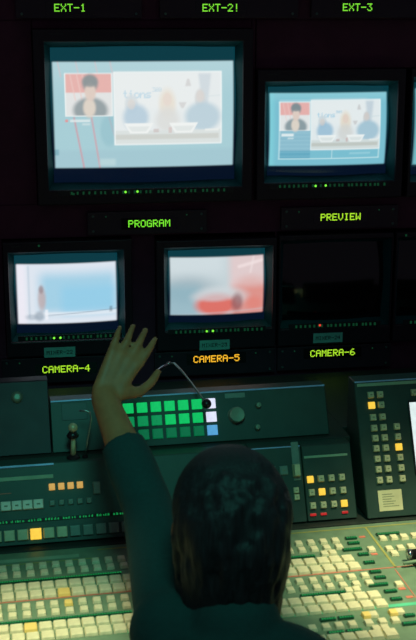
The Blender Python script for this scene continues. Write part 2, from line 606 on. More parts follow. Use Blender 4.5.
def monitor(x0, x1, z0, z1, px0, px1, pz0, pz1, pix, painter, label, nx, led_spots, strip_z, sticker=None, lit=True, tube=(0.03, 0.03)):
    """x0..z1 the front of the housing, px0..pz1 the lit picture on the wall plane, pix the picture's corners in picture units"""
    cx = (x0 + x1) / 2
    t = thing('video_monitor', label, 'monitor', face_matrix(cx, 0, z0))
    W = (x1 - x0) / 2
    H = z1 - z0
    ax0, ax1, az0, az1 = px0 - cx, px1 - cx, pz0 - z0, pz1 - z0          # picture, local
    side = 0.004
    ix0, ix1, iz0, iz1 = ax0 - side, ax1 + side, az0 - tube[0], az1 + tube[1]   # tube
    ox0, ox1, oz0, oz1 = ix0 - 0.012, ix1 + 0.012, iz0 - 0.012, iz1 + 0.012     # mask opening in the bezel
    # housing: a bezel ring in front of a box with rounded rear
    bm = bmesh.new()
    front, back = 0.012, -0.36
    ring_o = [(-W, 0), (W, 0), (W, H), (-W, H)]
    ring_i = [(ox0, oz0), (ox1, oz0), (ox1, oz1), (ox0, oz1)]
    vo = [bm.verts.new((x, y, front)) for x, y in ring_o]
    vi = [bm.verts.new((x, y, front)) for x, y in ring_i]
    vd = [bm.verts.new((x, y, -0.045)) for x, y in ring_i]
    vb = [bm.verts.new((x, y, -0.20)) for x, y in ring_o]
    vk = [bm.verts.new((x * 0.8, 0.001 + y * 0.86, back)) for x, y in ring_o]
    for i in range(4):
        j = (i + 1) % 4
        bm.faces.new((vo[i], vo[j], vi[j], vi[i]))
        bm.faces.new((vi[i], vi[j], vd[j], vd[i]))
        bm.faces.new((vo[j], vo[i], vb[i], vb[j]))
        bm.faces.new((vb[j], vb[i], vk[i], vk[j]))
    bm.faces.new(vk)
    bm.edges.ensure_lookup_table()
    es = [e for e in bm.edges if len(e.link_faces) == 2 and all(abs(v.co.z - front) < 1e-6 for v in e.verts)]
    bmesh.ops.bevel(bm, geom=es, offset=0.003, segments=2, profile=0.5, affect='EDGES')
    link('housing', bm_mesh('housing', bm, M['bezel']), t)
    # sloping tube surround
    bm = bmesh.new()
    n = 8
    A, B = [], []
    loop = [(0, 0), (1, 0), (1, 1), (0, 1)]
    for k in range(4):
        (a, b), (c, d) = loop[k], loop[(k + 1) % 4]
        for q in range(n):
            f = q / n
            u, v = a + (c - a) * f, b + (d - b) * f
            A.append(bm.verts.new((ox0 + (ox1 - ox0) * u, oz0 + (oz1 - oz0) * v, 0.006)))
            B.append(bm.verts.new((ix0 + (ix1 - ix0) * u, iz0 + (iz1 - iz0) * v, -0.022)))
    for k in range(4 * n):
        j = (k + 1) % (4 * n)
        bm.faces.new((A[k], A[j], B[j], B[k]))
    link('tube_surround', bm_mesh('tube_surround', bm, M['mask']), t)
    # the tube: convex glass, the picture in the middle band of it
    nyv = int(nx * (iz1 - iz0) / (ix1 - ix0))
    xs = np.linspace(ix0 - 0.004, ix1 + 0.004, nx)
    ys = np.linspace(iz0 - 0.004, iz1 + 0.004, nyv)
    GX, GY = np.meshgrid(xs, ys)
    uu = (GX - (ix0 + ix1) / 2) / (ix1 - ix0) * 2
    vv = (GY - (iz0 + iz1) / 2) / (iz1 - iz0) * 2
    bulge = 0.022
    GZ = -0.022 + bulge * (1 - 0.5 * (uu * uu + vv * vv)) - bulge * 0.25
    verts = np.stack([GX, GY, GZ], -1).reshape(-1, 3)
    idx = np.arange(nx * nyv).reshape(nyv, nx)
    faces = np.stack([idx[:-1, :-1], idx[:-1, 1:], idx[1:, 1:], idx[1:, :-1]], -1).reshape(-1, 4)
    me = new_mesh('tube_face', verts.tolist(), faces.tolist(), M['picture'] if lit else M['off_glass'], True)
    if lit:
        fx = (GX - ax0) / (ax1 - ax0)
        fy = (az1 - GY) / (az1 - az0)
        PX = pix[0] + fx * (pix[2] - pix[0])
        PY = pix[1] + fy * (pix[3] - pix[1])
        C = painter(PX, PY)
        ex, ey = 1.2 / abs(pix[2] - pix[0]), 1.0 / abs(pix[3] - pix[1])
        a = S(fx, -ex, ex) * (1 - S(fx, 1 - ex, 1 + ex)) * S(fy, -ey, ey) * (1 - S(fy, 1 - ey, 1 + ey))
        top = np.array(lin((8, 58, 68)))
        bot = np.array(lin((5, 17, 36)))
        k = S(fy, 0.2, 0.8)[..., None]
        dark = top * (1 - k) + bot * k
        C = C * a[..., None] + dark * (1 - a[..., None])
        at = me.color_attributes.new('picture', 'FLOAT_COLOR', 'POINT')
        at.data.foreach_set('color', np.concatenate([C, np.ones(C.shape[:2] + (1,))], -1).astype(np.float32).ravel())
    link('tube_face', me, t)
    # controls below the tube
    sz = strip_z - z0
    link('control_strip', box_mesh('control_strip', M['strip_dark'], -W * 0.82, W * 0.82, sz - 0.006, sz + 0.006, 0.0125, 0.0135, bev=0.0004), t)
    btn = box_mesh('control_button', M['led_dim'], -0.002, 0.002, -0.003, 0.003, 0, 0.0023)
    q = -W * 0.70
    step = 0.0105 * (1.2 if W > 0.2 else 1)
    i = 0
    while q < W * 0.75:
        if i % 9 not in (7,):
            link('control_button', btn, t, (q + 0.002, sz, 0.0137))
        q += step * (0.7 if i % 9 > 4 else 1)
        i += 1
    bm = bmesh.new()
    ellipsoid(bm, (0, 0, 0), (0.0026, 0.0026, 0.0016), 10, 6)
    led = bm_mesh('power_light', bm, M['led_green'])
    for x, z, m in led_spots:
        if m == 'led_green':
            o = link('indicator_light', led, t, (x - cx, z - z0, 0.0165))
        else:
            l2 = led.copy()
            l2.materials[0] = M[m]
            o = link('indicator_light', l2, t, (x - cx, z - z0, 0.0165))
            o['label'] = 'red indicator light' if m == 'led_red' else 'dim indicator light'
    # maker's blank nameplate slot at the top and small standby lamp
    link('name_slot', box_mesh('name_slot', M['strip_dark'], -W * 0.86, -W * 0.72, H - 0.011, H - 0.008, 0.0125, 0.0132), t)
    if sticker:
        tx, sx, szz = sticker
        w2 = 0.0345
        nl = link('name_label', box_mesh('name_label', M['label'], -w2, w2, -0.0115, 0.0115, 0, 0.0007), t, (sx - cx, szz - z0, 0.0125))
        bm = bmesh.new()
        dots(bm, tx, 0, 0, 0.00122, 0.0008, 0.0013)
        link('lettering', bm_mesh('lettering', bm, M['ink']), nl)
    return t


G = 'led_green'
monitor(0.022, 0.490, 1.3365, 1.706, 0.0620, 0.4515, 1.4130, 1.6380, (53, 61.5, 235.5, 168), pic_program,
        'largest lit monitor, above the PROGRAM display, showing a split picture', 210,
        [(0.210, 1.363, G), (0.236, 1.3635, G), (0.098, 1.361, 'led_dim')], 1.3625, tube=(0.032, 0.030))
monitor(0.500, 0.832, 1.3365, 1.620, 0.5335, 0.7985, 1.4090, 1.568, (269.5, 91.5, 388, 165.5), pic_preview,
        'lit monitor above the PREVIEW display with the same split picture in bluer colours', 140,
        [(0.655, 1.3675, G), (0.632, 1.367, G)], 1.3675, tube=(0.022, 0.014))
monitor(0.844, 1.18, 1.3365, 1.620, 0.866, 1.13, 1.405, 1.575, (0, 0, 100, 70), pic_edge,
        'lit monitor cut by the picture edge, beside the preview monitor', 60, [(0.95, 1.3675, G)], 1.3675, tube=(0.022, 0.014))
monitor(-0.058, 0.222, 0.9985, 1.258, -0.0310, 0.1880, 1.0675, 1.2025, (15, 262.5, 117.5, 324), pic_camera_four,
        'small lit monitor with a pale blue picture, above the CAMERA-4 display', 110,
        [(0.046, 1.0415, G), (0.060, 1.0415, G), (0.020, 1.2500, 'led_dim')], 1.0415, ('MIXER-22', 0.0575, 1.0075), tube=(0.022, 0.020))
monitor(0.276, 0.548, 0.9985, 1.252, 0.3100, 0.5230, 1.0745, 1.2070, (169, 258, 266, 316), pic_camera_five,
        'small lit monitor with a red and grey picture, above the CAMERA-5 display', 110,
        [(0.388, 1.0432, G), (0.402, 1.0434, G)], 1.0432, ('MIXER-23', 0.4065, 1.0095), tube=(0.018, 0.016))
monitor(0.553, 0.818, 0.9985, 1.256, 0.5735, 0.799, 1.0700, 1.2150, (0, 0, 100, 60), None,
        'switched-off monitor with a dark tube, above the CAMERA-6 display', 24,
        [(0.6495, 1.0468, 'led_red')], 1.0450, ('MIXER-24', 0.670, 1.0155), lit=False, tube=(0.018, 0.016))
monitor(0.824, 1.09, 0.9985, 1.256, 0.845, 1.07, 1.0700, 1.2150, (0, 0, 100, 60), None,
        'switched-off monitor with a dark tube, cut by the picture edge', 24,
        [(0.845, 1.2500, 'led_dim')], 1.0450, None, lit=False, tube=(0.018, 0.016))

# ------------------------------------------------------------------ the name displays on the rack rails


def tally(x0, x1, z0, z1, txt, tx, tz, m, label, group='name displays on the monitor rack', seen=True):
    cx = (x0 + x1) / 2
    t = thing('name_display', label, 'display', face_matrix(cx, 0.0095, z0), group)
    w, h = (x1 - x0) / 2, z1 - z0
    bm = bmesh.new()
    box(bm, -w, w, 0, h, 0.0, 0.014, bev=0.0015)
    link('housing', bm_mesh('housing', bm, M['tally']), t)
    lens_w = max(0.05, (len(txt) * 6) * 0.00118 + 0.012)
    link('window', box_mesh('window', M['off_glass'], tx - cx - lens_w, tx - cx + lens_w, tz - z0 - 0.0125, tz - z0 + 0.0125, 0.0141, 0.0147), t)
    bm = bmesh.new()
    dots(bm, txt, tx - cx, tz - z0, 0.00225, 0.0149, 0.0156)
    link('lettering', bm_mesh('lettering', bm, M[m]), t)
    bm = bmesh.new()
    lathe(bm, [(0.0, 0), (0.0028, 0), (0.0026, 0.0012), (0.0012, 0.0016), (0.0, 0.0010)], 10)
    scr = bm_mesh('screw', bm, M['screw'])
    for sx in (-w + 0.012, w - 0.012):
        for sy in (0.009, h - 0.009):
            link('screw', scr, t, (sx, sy, 0.0142))
    bm = bmesh.new()
    ellipsoid(bm, (0, 0, 0.0142), (0.0017, 0.0017, 0.0010), 8, 6)
    me = bm_mesh('status_light', bm, M['led_dim'])
    for sx in (-w + 0.040, w - 0.045):
        link('status_light', me, t, (sx, h - 0.010, 0))


tally(-0.010, 0.252, 1.728, 1.790, 'EXT-1', 0.102, 1.7495, 'txt_ext', 'black name display reading EXT-1, over the program monitor')
tally(0.290, 0.588, 1.728, 1.790, 'EXT-2!', 0.420, 1.7495, 'txt_ext', 'black name display reading EXT-2, between EXT-1 and EXT-3')
tally(0.617, 0.880, 1.728, 1.790, 'EXT-3', 0.7185, 1.7505, 'txt_ext', 'black name display reading EXT-3, over the preview monitor')
tally(0.127, 0.390, 1.267, 1.318, 'PROGRAM', 0.262, 1.2910, 'txt_green', 'black name display reading PROGRAM in green letters')
tally(0.558, 0.828, 1.267, 1.318, 'PREVIEW', 0.694, 1.2945, 'txt_lime', 'black name display reading PREVIEW in green letters')
tally(-0.072, 0.205, 0.934, 0.993, 'CAMERA-4', 0.071, 0.9660, 'txt_lime', 'black name display reading CAMERA-4 in yellow-green letters')
tally(0.270, 0.548, 0.936, 0.994, 'CAMERA-5', 0.412, 0.9750, 'txt_amber', 'black name display reading CAMERA-5 in amber letters')
tally(0.554, 0.824, 0.938, 0.994, 'CAMERA-6', 0.684, 0.9770, 'txt_lime', 'black name display reading CAMERA-6 in yellow-green letters')

# ------------------------------------------------------------------ the control desk
ROT = R(2.4)
ORG = Vector((0.30, -0.57, 0.80))
DESK = Matrix.Translation(ORG) @ Matrix.Rotation(ROT, 4, 'Z')           # local x along the desk, -y towards the operator, z up
TILT = R(65)


def panel_matrix(v0, z0, u0=0.0):
    """a steep front: local x along the desk, local y up the face, local z out of the face"""
    return DESK @ Matrix.Translation((u0, -v0, z0)) @ Matrix.Rotation(TILT, 4, 'X')


dk = thing('control_desk', 'long dark control desk with a stepped back ledge below the monitors', 'desk', DESK @ Matrix.Translation((0, 0, -0.80)))
bm = bmesh.new()
box(bm, -0.66, 0.95, 0.003, 0.535, 0.0, 0.800, bev=0.002)
link('cabinet', bm_mesh('cabinet', bm, M['desk']), dk)
link('ledge', box_mesh('ledge', M['desk'], -0.66, 0.315, 0.116, 0.535, 0.8002, 0.934, bev=0.002), dk)
link('ledge', box_mesh('ledge', M['desk'], 0.3152, 0.95, 0.170, 0.535, 0.8002, 0.934, bev=0.002), dk)
for x in (-0.64, 0.90):
    link('side_support', box_mesh('side_support', M['desk'], x, x + 0.03, -0.44, -0.001, 0.0, 0.737, bev=0.002), dk)
link('toe_kick', box_mesh('toe_kick', M['black'], -0.60, 0.89, -0.006, 0.0025, 0.0, 0.10), dk)

# ---- key cap meshes


def keycap(name, w, d, h, m, taper=0.0012, legend=False, dish=True):
    bm = bmesh.new()
    box(bm, -w / 2, w / 2, -d / 2, d / 2, 0, h, bev=0.0011, taper=taper)
    ms = [m]
    if legend:
        box(bm, -w * 0.16, w * 0.16, -d * 0.07, d * 0.08, h - 0.0002, h + 0.0002, mi=1)
        ms.append(M['legend'])
    return bm_mesh(name, bm, ms)


# ---- the mixing board
mx = thing('mixing_desk', 'sloped green-grey mixing board covered with rows of cream keys', 'mixing desk', DESK)
bm = bmesh.new()
box(bm, -0.63, 0.93, -0.470, 0.0, -0.062, 0.0, bev=0.004)
link('board', bm_mesh('board', bm, M['board']), mx)
link('front_rail', box_mesh('front_rail', M['black'], -0.63, 0.93, -0.482, -0.4705, -0.058, -0.004, bev=0.003), mx)


def line(name, m, u0, v0, u1, v1, w=0.002, h=0.0006):
    d = Vector((u1 - u0, -(v1 - v0), 0))
    n = Vector((-d.y, d.x, 0)).normalized() * w / 2
    bm = bmesh.new()
    a, b = Vector((u0, -v0, 0)), Vector((u1, -v1, 0))
    vs = [bm.verts.new(p) for p in (a - n, b - n, b + n, a + n)]
    vs2 = [bm.verts.new(v.co + Vector((0, 0, h))) for v in vs]
    bm.faces.new(vs2)
    for i in range(4):
        j = (i + 1) % 4
        bm.faces.new((vs[i], vs[j], vs2[j], vs2[i]))
    return link(name, bm_mesh(name, bm, M[m]), mx)


line('printed_line', 'yellow_line', -0.20, 0.017, 0.92, 0.017, 0.003)
line('printed_line', 'yellow_line', -0.58, 0.050, -0.20, 0.050, 0.002)
line('printed_line', 'yellow_line', 0.3062, 0.0185, 0.3055, 0.188, 0.004)
line('printed_line', 'red', -0.58, 0.188, 0.92, 0.186, 0.0026)
line('printed_line', 'red', 0.302, 0.195, 0.301, 0.300, 0.0016)
line('printed_line', 'teal_line', -0.20, 0.3195, 0.92, 0.3195, 0.0095)
line('title_strip', 'strip', -0.58, 0.034, -0.235, 0.034, 0.012)

SK, WK = keycap('square_key', 0.0145, 0.0165, 0.006, M['key']), keycap('wide_key', 0.0212, 0.0235, 0.006, M['key'])
SKW, WKW = keycap('square_key', 0.0145, 0.0165, 0.006, M['lit_warm']), keycap('wide_key', 0.0212, 0.0235, 0.006, M['lit_warm'])
small, wide = [], []
for v, u0, n, p in ((0.067, -0.348, 26, 0.0232), (0.094, -0.3465, 26, 0.0231), (0.212, -0.360, 27, 0.0231), (0.239, -0.3595, 27, 0.02305)):
    for k in range(-9, n):
        small.append((u0 + k * p, v, None))
for v, u0, n, p in ((0.144, -0.366, 27, 0.0230), (0.174, -0.3644, 27, 0.0230), (0.283, -0.355, 27, 0.02262), (0.313, -0.3536, 27, 0.02262)):
    for k in range(-9, n):
        wide.append((u0 + k * p, v, None))
for u, v in ((0.197, 0.116), (0.212, 0.116), (0.197, 0.259), (0.211, 0.259), (0.212, 0.346), (0.257, 0.345), (0.196, 0.370), (0.218, 0.370), (0.240, 0.370),
             (0.201, 0.391), (0.215, 0.391), (0.321, 0.074), (0.342, 0.075), (0.382, 0.074), (0.318, 0.119), (0.339, 0.119), (0.360, 0.118), (0.320, 0.139),
             (0.285, 0.115), (0.288, 0.254)):
    small.append((u, v, None))
for u in (0.0795, 0.103, 0.125, 0.147, 0.169):
    small.append((u, 0.370, None))
for u, v in ((0.200, 0.346), (0.245, 0.345), (0.361, 0.076)):
    small.append((u, v, 'warm'))
for k in range(8):
    wide.append((0.060 + k * 0.0226, 0.409, None))
warm_at = [(-0.281, 0.174, wide), (-0.279, 0.214, small), (-0.332, 0.283, wide)]
for u, v, L in warm_at:
    i = min(range(len(L)), key=lambda j: (L[j][0] - u) ** 2 + (L[j][1] - v) ** 2)
    L[i] = (L[i][0], L[i][1], 'warm')


def lay_keys(L, name, me, me_warm, w, d):
    rest = bmesh.new()
    n = 0
    for u, v, st in L:
        ju, jv = u + random.uniform(-.0005, .0005), v + random.uniform(-.0004, .0004)
        if (-0.13 < u < 0.075) or u < -0.376 or v > 0.40 or n >= 99:
            box(rest, ju - w / 2, ju + w / 2, -jv - d / 2, -jv + d / 2, 0.0, 0.006, taper=0.0012)
        else:
            o = link(name, me_warm if st else me, mx, (ju, -jv, 0.0))
            if st:
                o['label'] = 'warm lit keycap'
            n += 1
    o = link(name, bm_mesh(name, rest, M['key']), mx)
    o['kind'] = 'stuff'


lay_keys(small, 'square_key', SK, SKW, 0.0145, 0.0165)
lay_keys(wide, 'wide_key', WK, WKW, 0.0212, 0.0235)


def window(u, v, w, d, lit=False):
    bm = bmesh.new()
    box(bm, u - w / 2, u + w / 2, -v - d / 2, -v + d / 2, 0.0, 0.0035, bev=0.0006, mi=0)
    if lit:
        k = int(w / 0.0042)
        for i in range(k):
            x = u - w / 2 + 0.003 + i * 0.0042
            box(bm, x, x + 0.0026, -v - d * 0.22, -v + d * 0.22, 0.0034, 0.0040, mi=1)
    link('display_window', bm_mesh('display_window', bm, [M['disp'], M['glow_disp']]), mx)


window(-0.37, 0.120, 0.40, 0.008, True)
window(-0.37, 0.262, 0.40, 0.008, True)
window(0.148, 0.120, 0.060, 0.008, True)
window(0.165, 0.262, 0.105, 0.008, True)
for u, v, w in ((0.264, 0.061, 0.022), (0.262, 0.082, 0.022), (0.252, 0.107, 0.036), (0.265, 0.130, 0.020), (0.265, 0.163, 0.020), (0.264, 0.200, 0.020), (0.265, 0.222, 0.020),
                (0.253, 0.247, 0.034), (0.266, 0.273, 0.022), (0.266, 0.301, 0.020), (0.268, 0.358, 0.018), (0.264, 0.383, 0.034), (0.165, 0.346, 0.026), (0.135, 0.346, 0.026),
                (0.165, 0.389, 0.026), (0.135, 0.389, 0.026), (0.337, 0.056, 0.045)):
    window(u, v, w, 0.009, True)
for u, v in ((0.287, 0.057), (0.286, 0.130), (0.289, 0.266), (0.2915, 0.296)):
    link('red_mark', box_mesh('red_mark', M['red'], u - 0.006, u + 0.006, -v - 0.0035, -v + 0.0035, 0, 0.0008), mx)
# fader lever by the edge of the frame: a chrome bar across two side arms with a black grip
tb = link('fader_lever', box_mesh('fader_lever', M['black'], 0.3400, 0.400, -0.222, -0.158, 0.0, 0.010, bev=0.003), mx)
tb['label'] = 'black lever block with a pale bar'
bm = bmesh.new()
tube(bm, [(0.3370, -0.176, 0.0170), (0.420, -0.176, 0.0170)], 0.0088, 14)
link('grip', bm_mesh('grip', bm, M['black'], True), tb)
bm = bmesh.new()
tube(bm, [(0.318, -0.192, 0.0090), (0.420, -0.192, 0.0160)], 0.0030, 10)
link('bar', bm_mesh('bar', bm, M['strip'], True), tb)
bm = bmesh.new()
tube(bm, [(0.3310, -0.176, 0.0170), (0.3372, -0.176, 0.0170)], 0.0096, 14)
link('end_ring', bm_mesh('end_ring', bm, M['chrome'], True), tb)

# ---- stepped panels: bodies are wedges standing on the desk


def wedge(t, u0, u1, length, m, back=0.030):
    """in the frame of the face: face from y=0 to length at z=0; the rear is upright"""
    c, s = math.cos(TILT), math.sin(TILT)
    # world-ish profile (forward f, up g) -> face coordinates
    top = (length * c, length * s)                      # (backward, up)
    rear = top[0] + back

    def to_face(b, g):                                  # backward, up -> (y along face, z out)
        return (b * c + g * s, -b * s + g * c)
    prof = [to_face(0, 0), to_face(*top), to_face(rear, top[1]), to_face(rear, 0)]
    bm = bmesh.new()
    prism(bm, prof, u0, u1)
    bmesh.ops.bevel(bm, geom=bm.edges[:], offset=0.0015, segments=1, affect='EDGES')
    return link('body', bm_mesh('body', bm, m), t)


def plate(t, name, m, u0, u1, s0, s1, h=0.002, z=0.0, bev=0.0005):
    return link(name, box_mesh(name, M[m], u0, u1, s0, s1, z, z + h, bev=bev), t)


def readout(t, u0, u1, s, h, pitch=0.0052):
    """a row of small glowing characters in a dark window"""
    w = plate(t, 'readout_window', 'black', u0 - 0.003, u1 + 0.003, s - h * 0.8, s + h * 0.8, 0.0012)
    bm = bmesh.new()
    u = u0
    i = 0
    while u < u1:
        if i % 6 != 5:
            for _ in range(3):
                a = random.uniform(0, pitch * 0.6)
                box(bm, u + a, u + a + 0.0012, s - h / 2, s + h * random.uniform(0.1, 0.5), 0.0013, 0.0018)
        u += pitch
        i += 1
    link('readout', bm_mesh('readout', bm, M['glow_disp']), w)


T2V, T2Z = -0.02, 0.0035
# left source panel
sp = thing('source_panel', 'low panel with amber and white keys on the desk, before the joystick', 'control panel', panel_matrix(T2V, T2Z))
wedge(sp, -0.61, 0.101, 0.1455, M['panel2'])
plate(sp, 'edge_highlight', 'edge', -0.61, -0.268, 0.1412, 0.1450, 0.0022, bev=0.0008)
plate(sp, 'title_strip', 'strip', -0.58, -0.270, 0.1175, 0.1245, 0.0010)
plate(sp, 'red_print', 'red', -0.42, -0.348, 0.0945, 0.0958, 0.0006, bev=0)
me = keycap('white_key', 0.0192, 0.0180, 0.006, M['white'], legend=True)
for k in range(-9, 4):
    link('white_key', me, sp, (-0.3589 + k * 0.0196, 0.0722, 0))
me = keycap('amber_key', 0.0118, 0.0128, 0.006, M['lit_amber'])
for u in (-0.2737, -0.2565, -0.2393, -0.2222):
    o = link('square_key', me, sp, (u, 0.1013, 0))
    o['label'] = 'amber lit key'
link('square_key', me, sp, (-0.1335, 0.0955, 0))['label'] = 'amber lit key'
me = keycap('small_key', 0.0112, 0.0112, 0.005, M['keydark'], legend=True)
for u in (-0.2748, -0.2579, -0.2410, -0.2240, -0.2071):
    link('square_key', me, sp, (u, 0.0716, 0))
me = keycap('tall_key', 0.0145, 0.0240, 0.006, M['keydark'])
link('tall_key', me, sp, (-0.1917, 0.0937, 0))
readout(sp, -0.57, -0.130, 0.0437, 0.0046)
kb = keycap('source_key', 0.0205, 0.0205, 0.006, M['keydim'])
kd = keycap('source_key', 0.0205, 0.0205, 0.006, M['keydark'])
ky = keycap('source_key', 0.0205, 0.0205, 0.006, M['lit_yellow'])
for k in range(-9, 16):
    u = -0.3551 + k * 0.0238
    o = link('source_key', ky if k == 2 else (kb if k < 5 else kd), sp, (u, 0.0185, 0))
    if k == 2:
        o['label'] = 'yellow lit key'

# middle fader panel
fp = thing('fader_panel', 'panel with dim green keys and one pale fader cap, beside the keypad', 'control panel', panel_matrix(T2V, T2Z))
wedge(fp, 0.1025, 0.2035, 0.1465, M['panel'])
plate(fp, 'edge_highlight', 'edge', 0.1035, 0.2025, 0.1435, 0.1458, 0.0010)
me = keycap('square_key', 0.0170, 0.0180, 0.005, M['keydark'], legend=True)
for u, s in ((0.1190, 0.1020), (0.1426, 0.1010), (0.1660, 0.1003), (0.1421, 0.0747), (0.1665, 0.0220)):
    link('square_key', me, fp, (u, s, 0))
plate(fp, 'fader_slot', 'keydark', 0.1845, 0.1990, 0.0800, 0.1530, 0.0016)
cap = keycap('fader_cap', 0.0145, 0.0250, 0.014, M['keydim'], taper=0.002)
link('fader_cap', cap, fp, (0.1900, 0.0985, 0.0016))
me = keycap('tall_key', 0.0115, 0.0120, 0.005, M['keydim'], legend=True)
for s in (0.0610, 0.0480):
    link('square_key', me, fp, (0.1870, s, 0))
readout(fp, 0.1380, 0.1720, 0.0473, 0.0050)

# keypad panel
kp = thing('keypad_panel', 'small panel with twelve square keys, three lit yellow, above red lights', 'control panel', panel_matrix(T2V, T2Z))
wedge(kp, 0.2050, 0.3030, 0.1440, M['panel'])
plate(kp, 'title_strip', 'strip', 0.2085, 0.2950, 0.1200, 0.1245, 0.0010)
ka = keycap('square_key', 0.0128, 0.0135, 0.006, M['keydim'], legend=True)
kl = keycap('square_key', 0.0132, 0.0138, 0.006, M['lit_yellow'])
for r, s in enumerate((0.0795, 0.0546, 0.0295)):
    for c in range(4):
        on = (r, c) in ((0, 0), (1, 1), (2, 3))
        o = link('square_key', kl if on else ka, kp, (0.2168 + c * 0.0208, s, 0))
        if on:
            o['label'] = 'yellow lit key'
for u in (0.2160, 0.2366, 0.2787):
    link('red_light', box_mesh('red_light', M['glow_red'], u - 0.0058, u + 0.0058, 0.0102, 0.0150, 0, 0.003, bev=0.0008), kp)

# upper panels on the ledge
T1V, T1Z = -0.13, 0.1355
rp_ = thing('router_panel', 'upper dark panel with a block of glowing green buttons and a round knob', 'control panel', panel_matrix(T1V, T1Z))
wedge(rp_, -0.2660, 0.2765, 0.0990, M['panel'])
plate(rp_, 'edge_highlight', 'edge', -0.2650, 0.2755, 0.0960, 0.0992, 0.0022, bev=0.0008)
gm = {k: keycap('green_button', 0.0208, 0.0200, 0.006, M[k]) for k in ('lit_green', 'lit_green_mid', 'lit_green_low', 'lit_white', 'lit_blue')}
for r, s in enumerate((0.0757, 0.0495, 0.0237)):
    for c in range(8):
        k = 'lit_green'
        if c == 7:
            k = ('lit_white', 'lit_white', 'lit_blue')[r]
        elif r == 1 and c in (1, 2, 3):
            k = 'lit_green_mid'
        elif r == 2:
            k = 'lit_green_low'
        o = link('square_button', gm[k], rp_, (-0.1446 + c * 0.0268, s, 0))
        o['label'] = {'lit_white': 'white lit button', 'lit_blue': 'blue lit button'}.get(k, 'green lit button')
bm = bmesh.new()
lathe(bm, [(0, 0), (0.0165, 0), (0.0160, 0.004), (0.0150, 0.014), (0.0135, 0.016), (0, 0.0155)], 28)
link('rotary_knob', bm_mesh('rotary_knob', bm, M['knob']), rp_, (0.0920, 0.0494, 0))
bm = bmesh.new()
lathe(bm, [(0, 0), (0.0062, 0), (0.0058, 0.006), (0.0045, 0.009), (0, 0.0092)], 18)
sk = bm_mesh('small_knob', bm, M['knob'])
for u, s in ((0.1376, 0.0662), (0.1318, 0.0233)):
    link('small_knob', sk, rp_, (u, s, 0))
plate(rp_, 'name_plate', 'keydark', 0.0730, 0.1130, 0.0835, 0.0930, 0.0008)
plate(rp_, 'dark_plate', 'black', -0.2450, -0.1960, 0.0600, 0.0930, 0.0008)  # flat black plate lying on the face

bp_ = thing('blank_panel', 'plain black upright panel with one round knob at the end of the desk', 'control panel', panel_matrix(T1V, T1Z))
wedge(bp_, -0.61, -0.2680, 0.1400, M['blank'])
bm = bmesh.new()
lathe(bm, [(0, 0), (0.0115, 0), (0.0112, 0.003), (0.0085, 0.007), (0.005, 0.0085), (0, 0.0085)], 22)
link('round_knob', bm_mesh('round_knob', bm, M['knob']), bp_, (-0.3274, 0.1102, 0))

# tall unit beside the keypad
cu = thing('editing_panel', 'tall panel with columns of khaki keys, a paper sticker and a white screen', 'control panel', panel_matrix(-0.0105, 0.0035))
wedge(cu, 0.3205, 0.760, 0.2660, M['panel'], back=0.035)
plate(cu, 'edge_highlight', 'edge', 0.3215, 0.758, 0.2625, 0.2652, 0.0010)
plate(cu, 'title_strip', 'strip', 0.3260, 0.750, 0.2545, 0.2605, 0.0010)
ka = keycap('square_key', 0.0132, 0.0135, 0.006, M['keydim'], legend=True)
kl = keycap('square_key', 0.0138, 0.0140, 0.006, M['lit_yellow'])
S1 = (0.2370, 0.2168, 0.1932, 0.1726, 0.1527, 0.1329, 0.1126, 0.0925, 0.0718)
for c, u in enumerate((0.3512, 0.3704)):
    for r, s in enumerate(S1):
        on = (c, r) == (0, 1)
        o = link('square_key', kl if on else ka, cu, (u, s, 0))
        if on:
            o['label'] = 'yellow lit key'
for r, s in enumerate(S1[3:]):
    on = r == 2
    o = link('square_key', kl if on else ka, cu, (0.3972, s, 0))
    if on:
        o['label'] = 'yellow lit key'
for k in range(4):
    link('square_key', ka, cu, (0.4400 + 0.0200 * k, 0.2371, 0))
st = plate(cu, 'paper_sticker', 'paper', 0.3455, 0.3930, 0.0126, 0.0522, 0.0006, bev=0)
bm = bmesh.new()
for i, w in enumerate((0.020, 0.024, 0.018, 0.026, 0.022, 0.032)):
    box(bm, 0.3535, 0.3535 + w, 0.0435 - i * 0.0046, 0.0447 - i * 0.0046, 0.0007, 0.0010)
link('print', bm_mesh('print', bm, M['legend']), st)
fr = plate(cu, 'screen_frame', 'black', 0.4245, 0.640, 0.0780, 0.2215, 0.0030)
link('screen', box_mesh('screen', M['lcd'], 0.4275, 0.637, 0.0830, 0.2175, 0.0031, 0.0042), fr)

# ---- joystick lever, thin rod and gooseneck microphone standing on the desk
zt = 0.1362
js = thing('joystick', 'short tan ball-topped joystick standing before the upper panel', 'joystick', DESK @ Matrix.Translation((-0.2300, 0.0985, zt)))
bm = bmesh.new()
lathe(bm, [(0, 0), (0.013, 0), (0.012, 0.003), (0.0065, 0.006), (0, 0.006)], 20)
link('base', bm_mesh('base', bm, M['black']), js)
bm = bmesh.new()
tube(bm, [(0, 0, 0.006), (0.0005, 0, 0.030), (0.0008, 0, 0.050)], [0.0052, 0.0042, 0.0036], 12)
link('stem', bm_mesh('stem', bm, M['keydim'], True), js)
bm = bmesh.new()
lathe(bm, [(0, 0.040), (0.0100, 0.0405), (0.0118, 0.0440), (0.0060, 0.0520), (0, 0.0520)], 20)
link('collar', bm_mesh('collar', bm, M['black'], True), js)
bm = bmesh.new()
ellipsoid(bm, (0.0008, 0, 0.0590), (0.0088, 0.0088, 0.0088), 20, 14)
link('ball_knob', bm_mesh('ball_knob', bm, M['brass'], True), js)

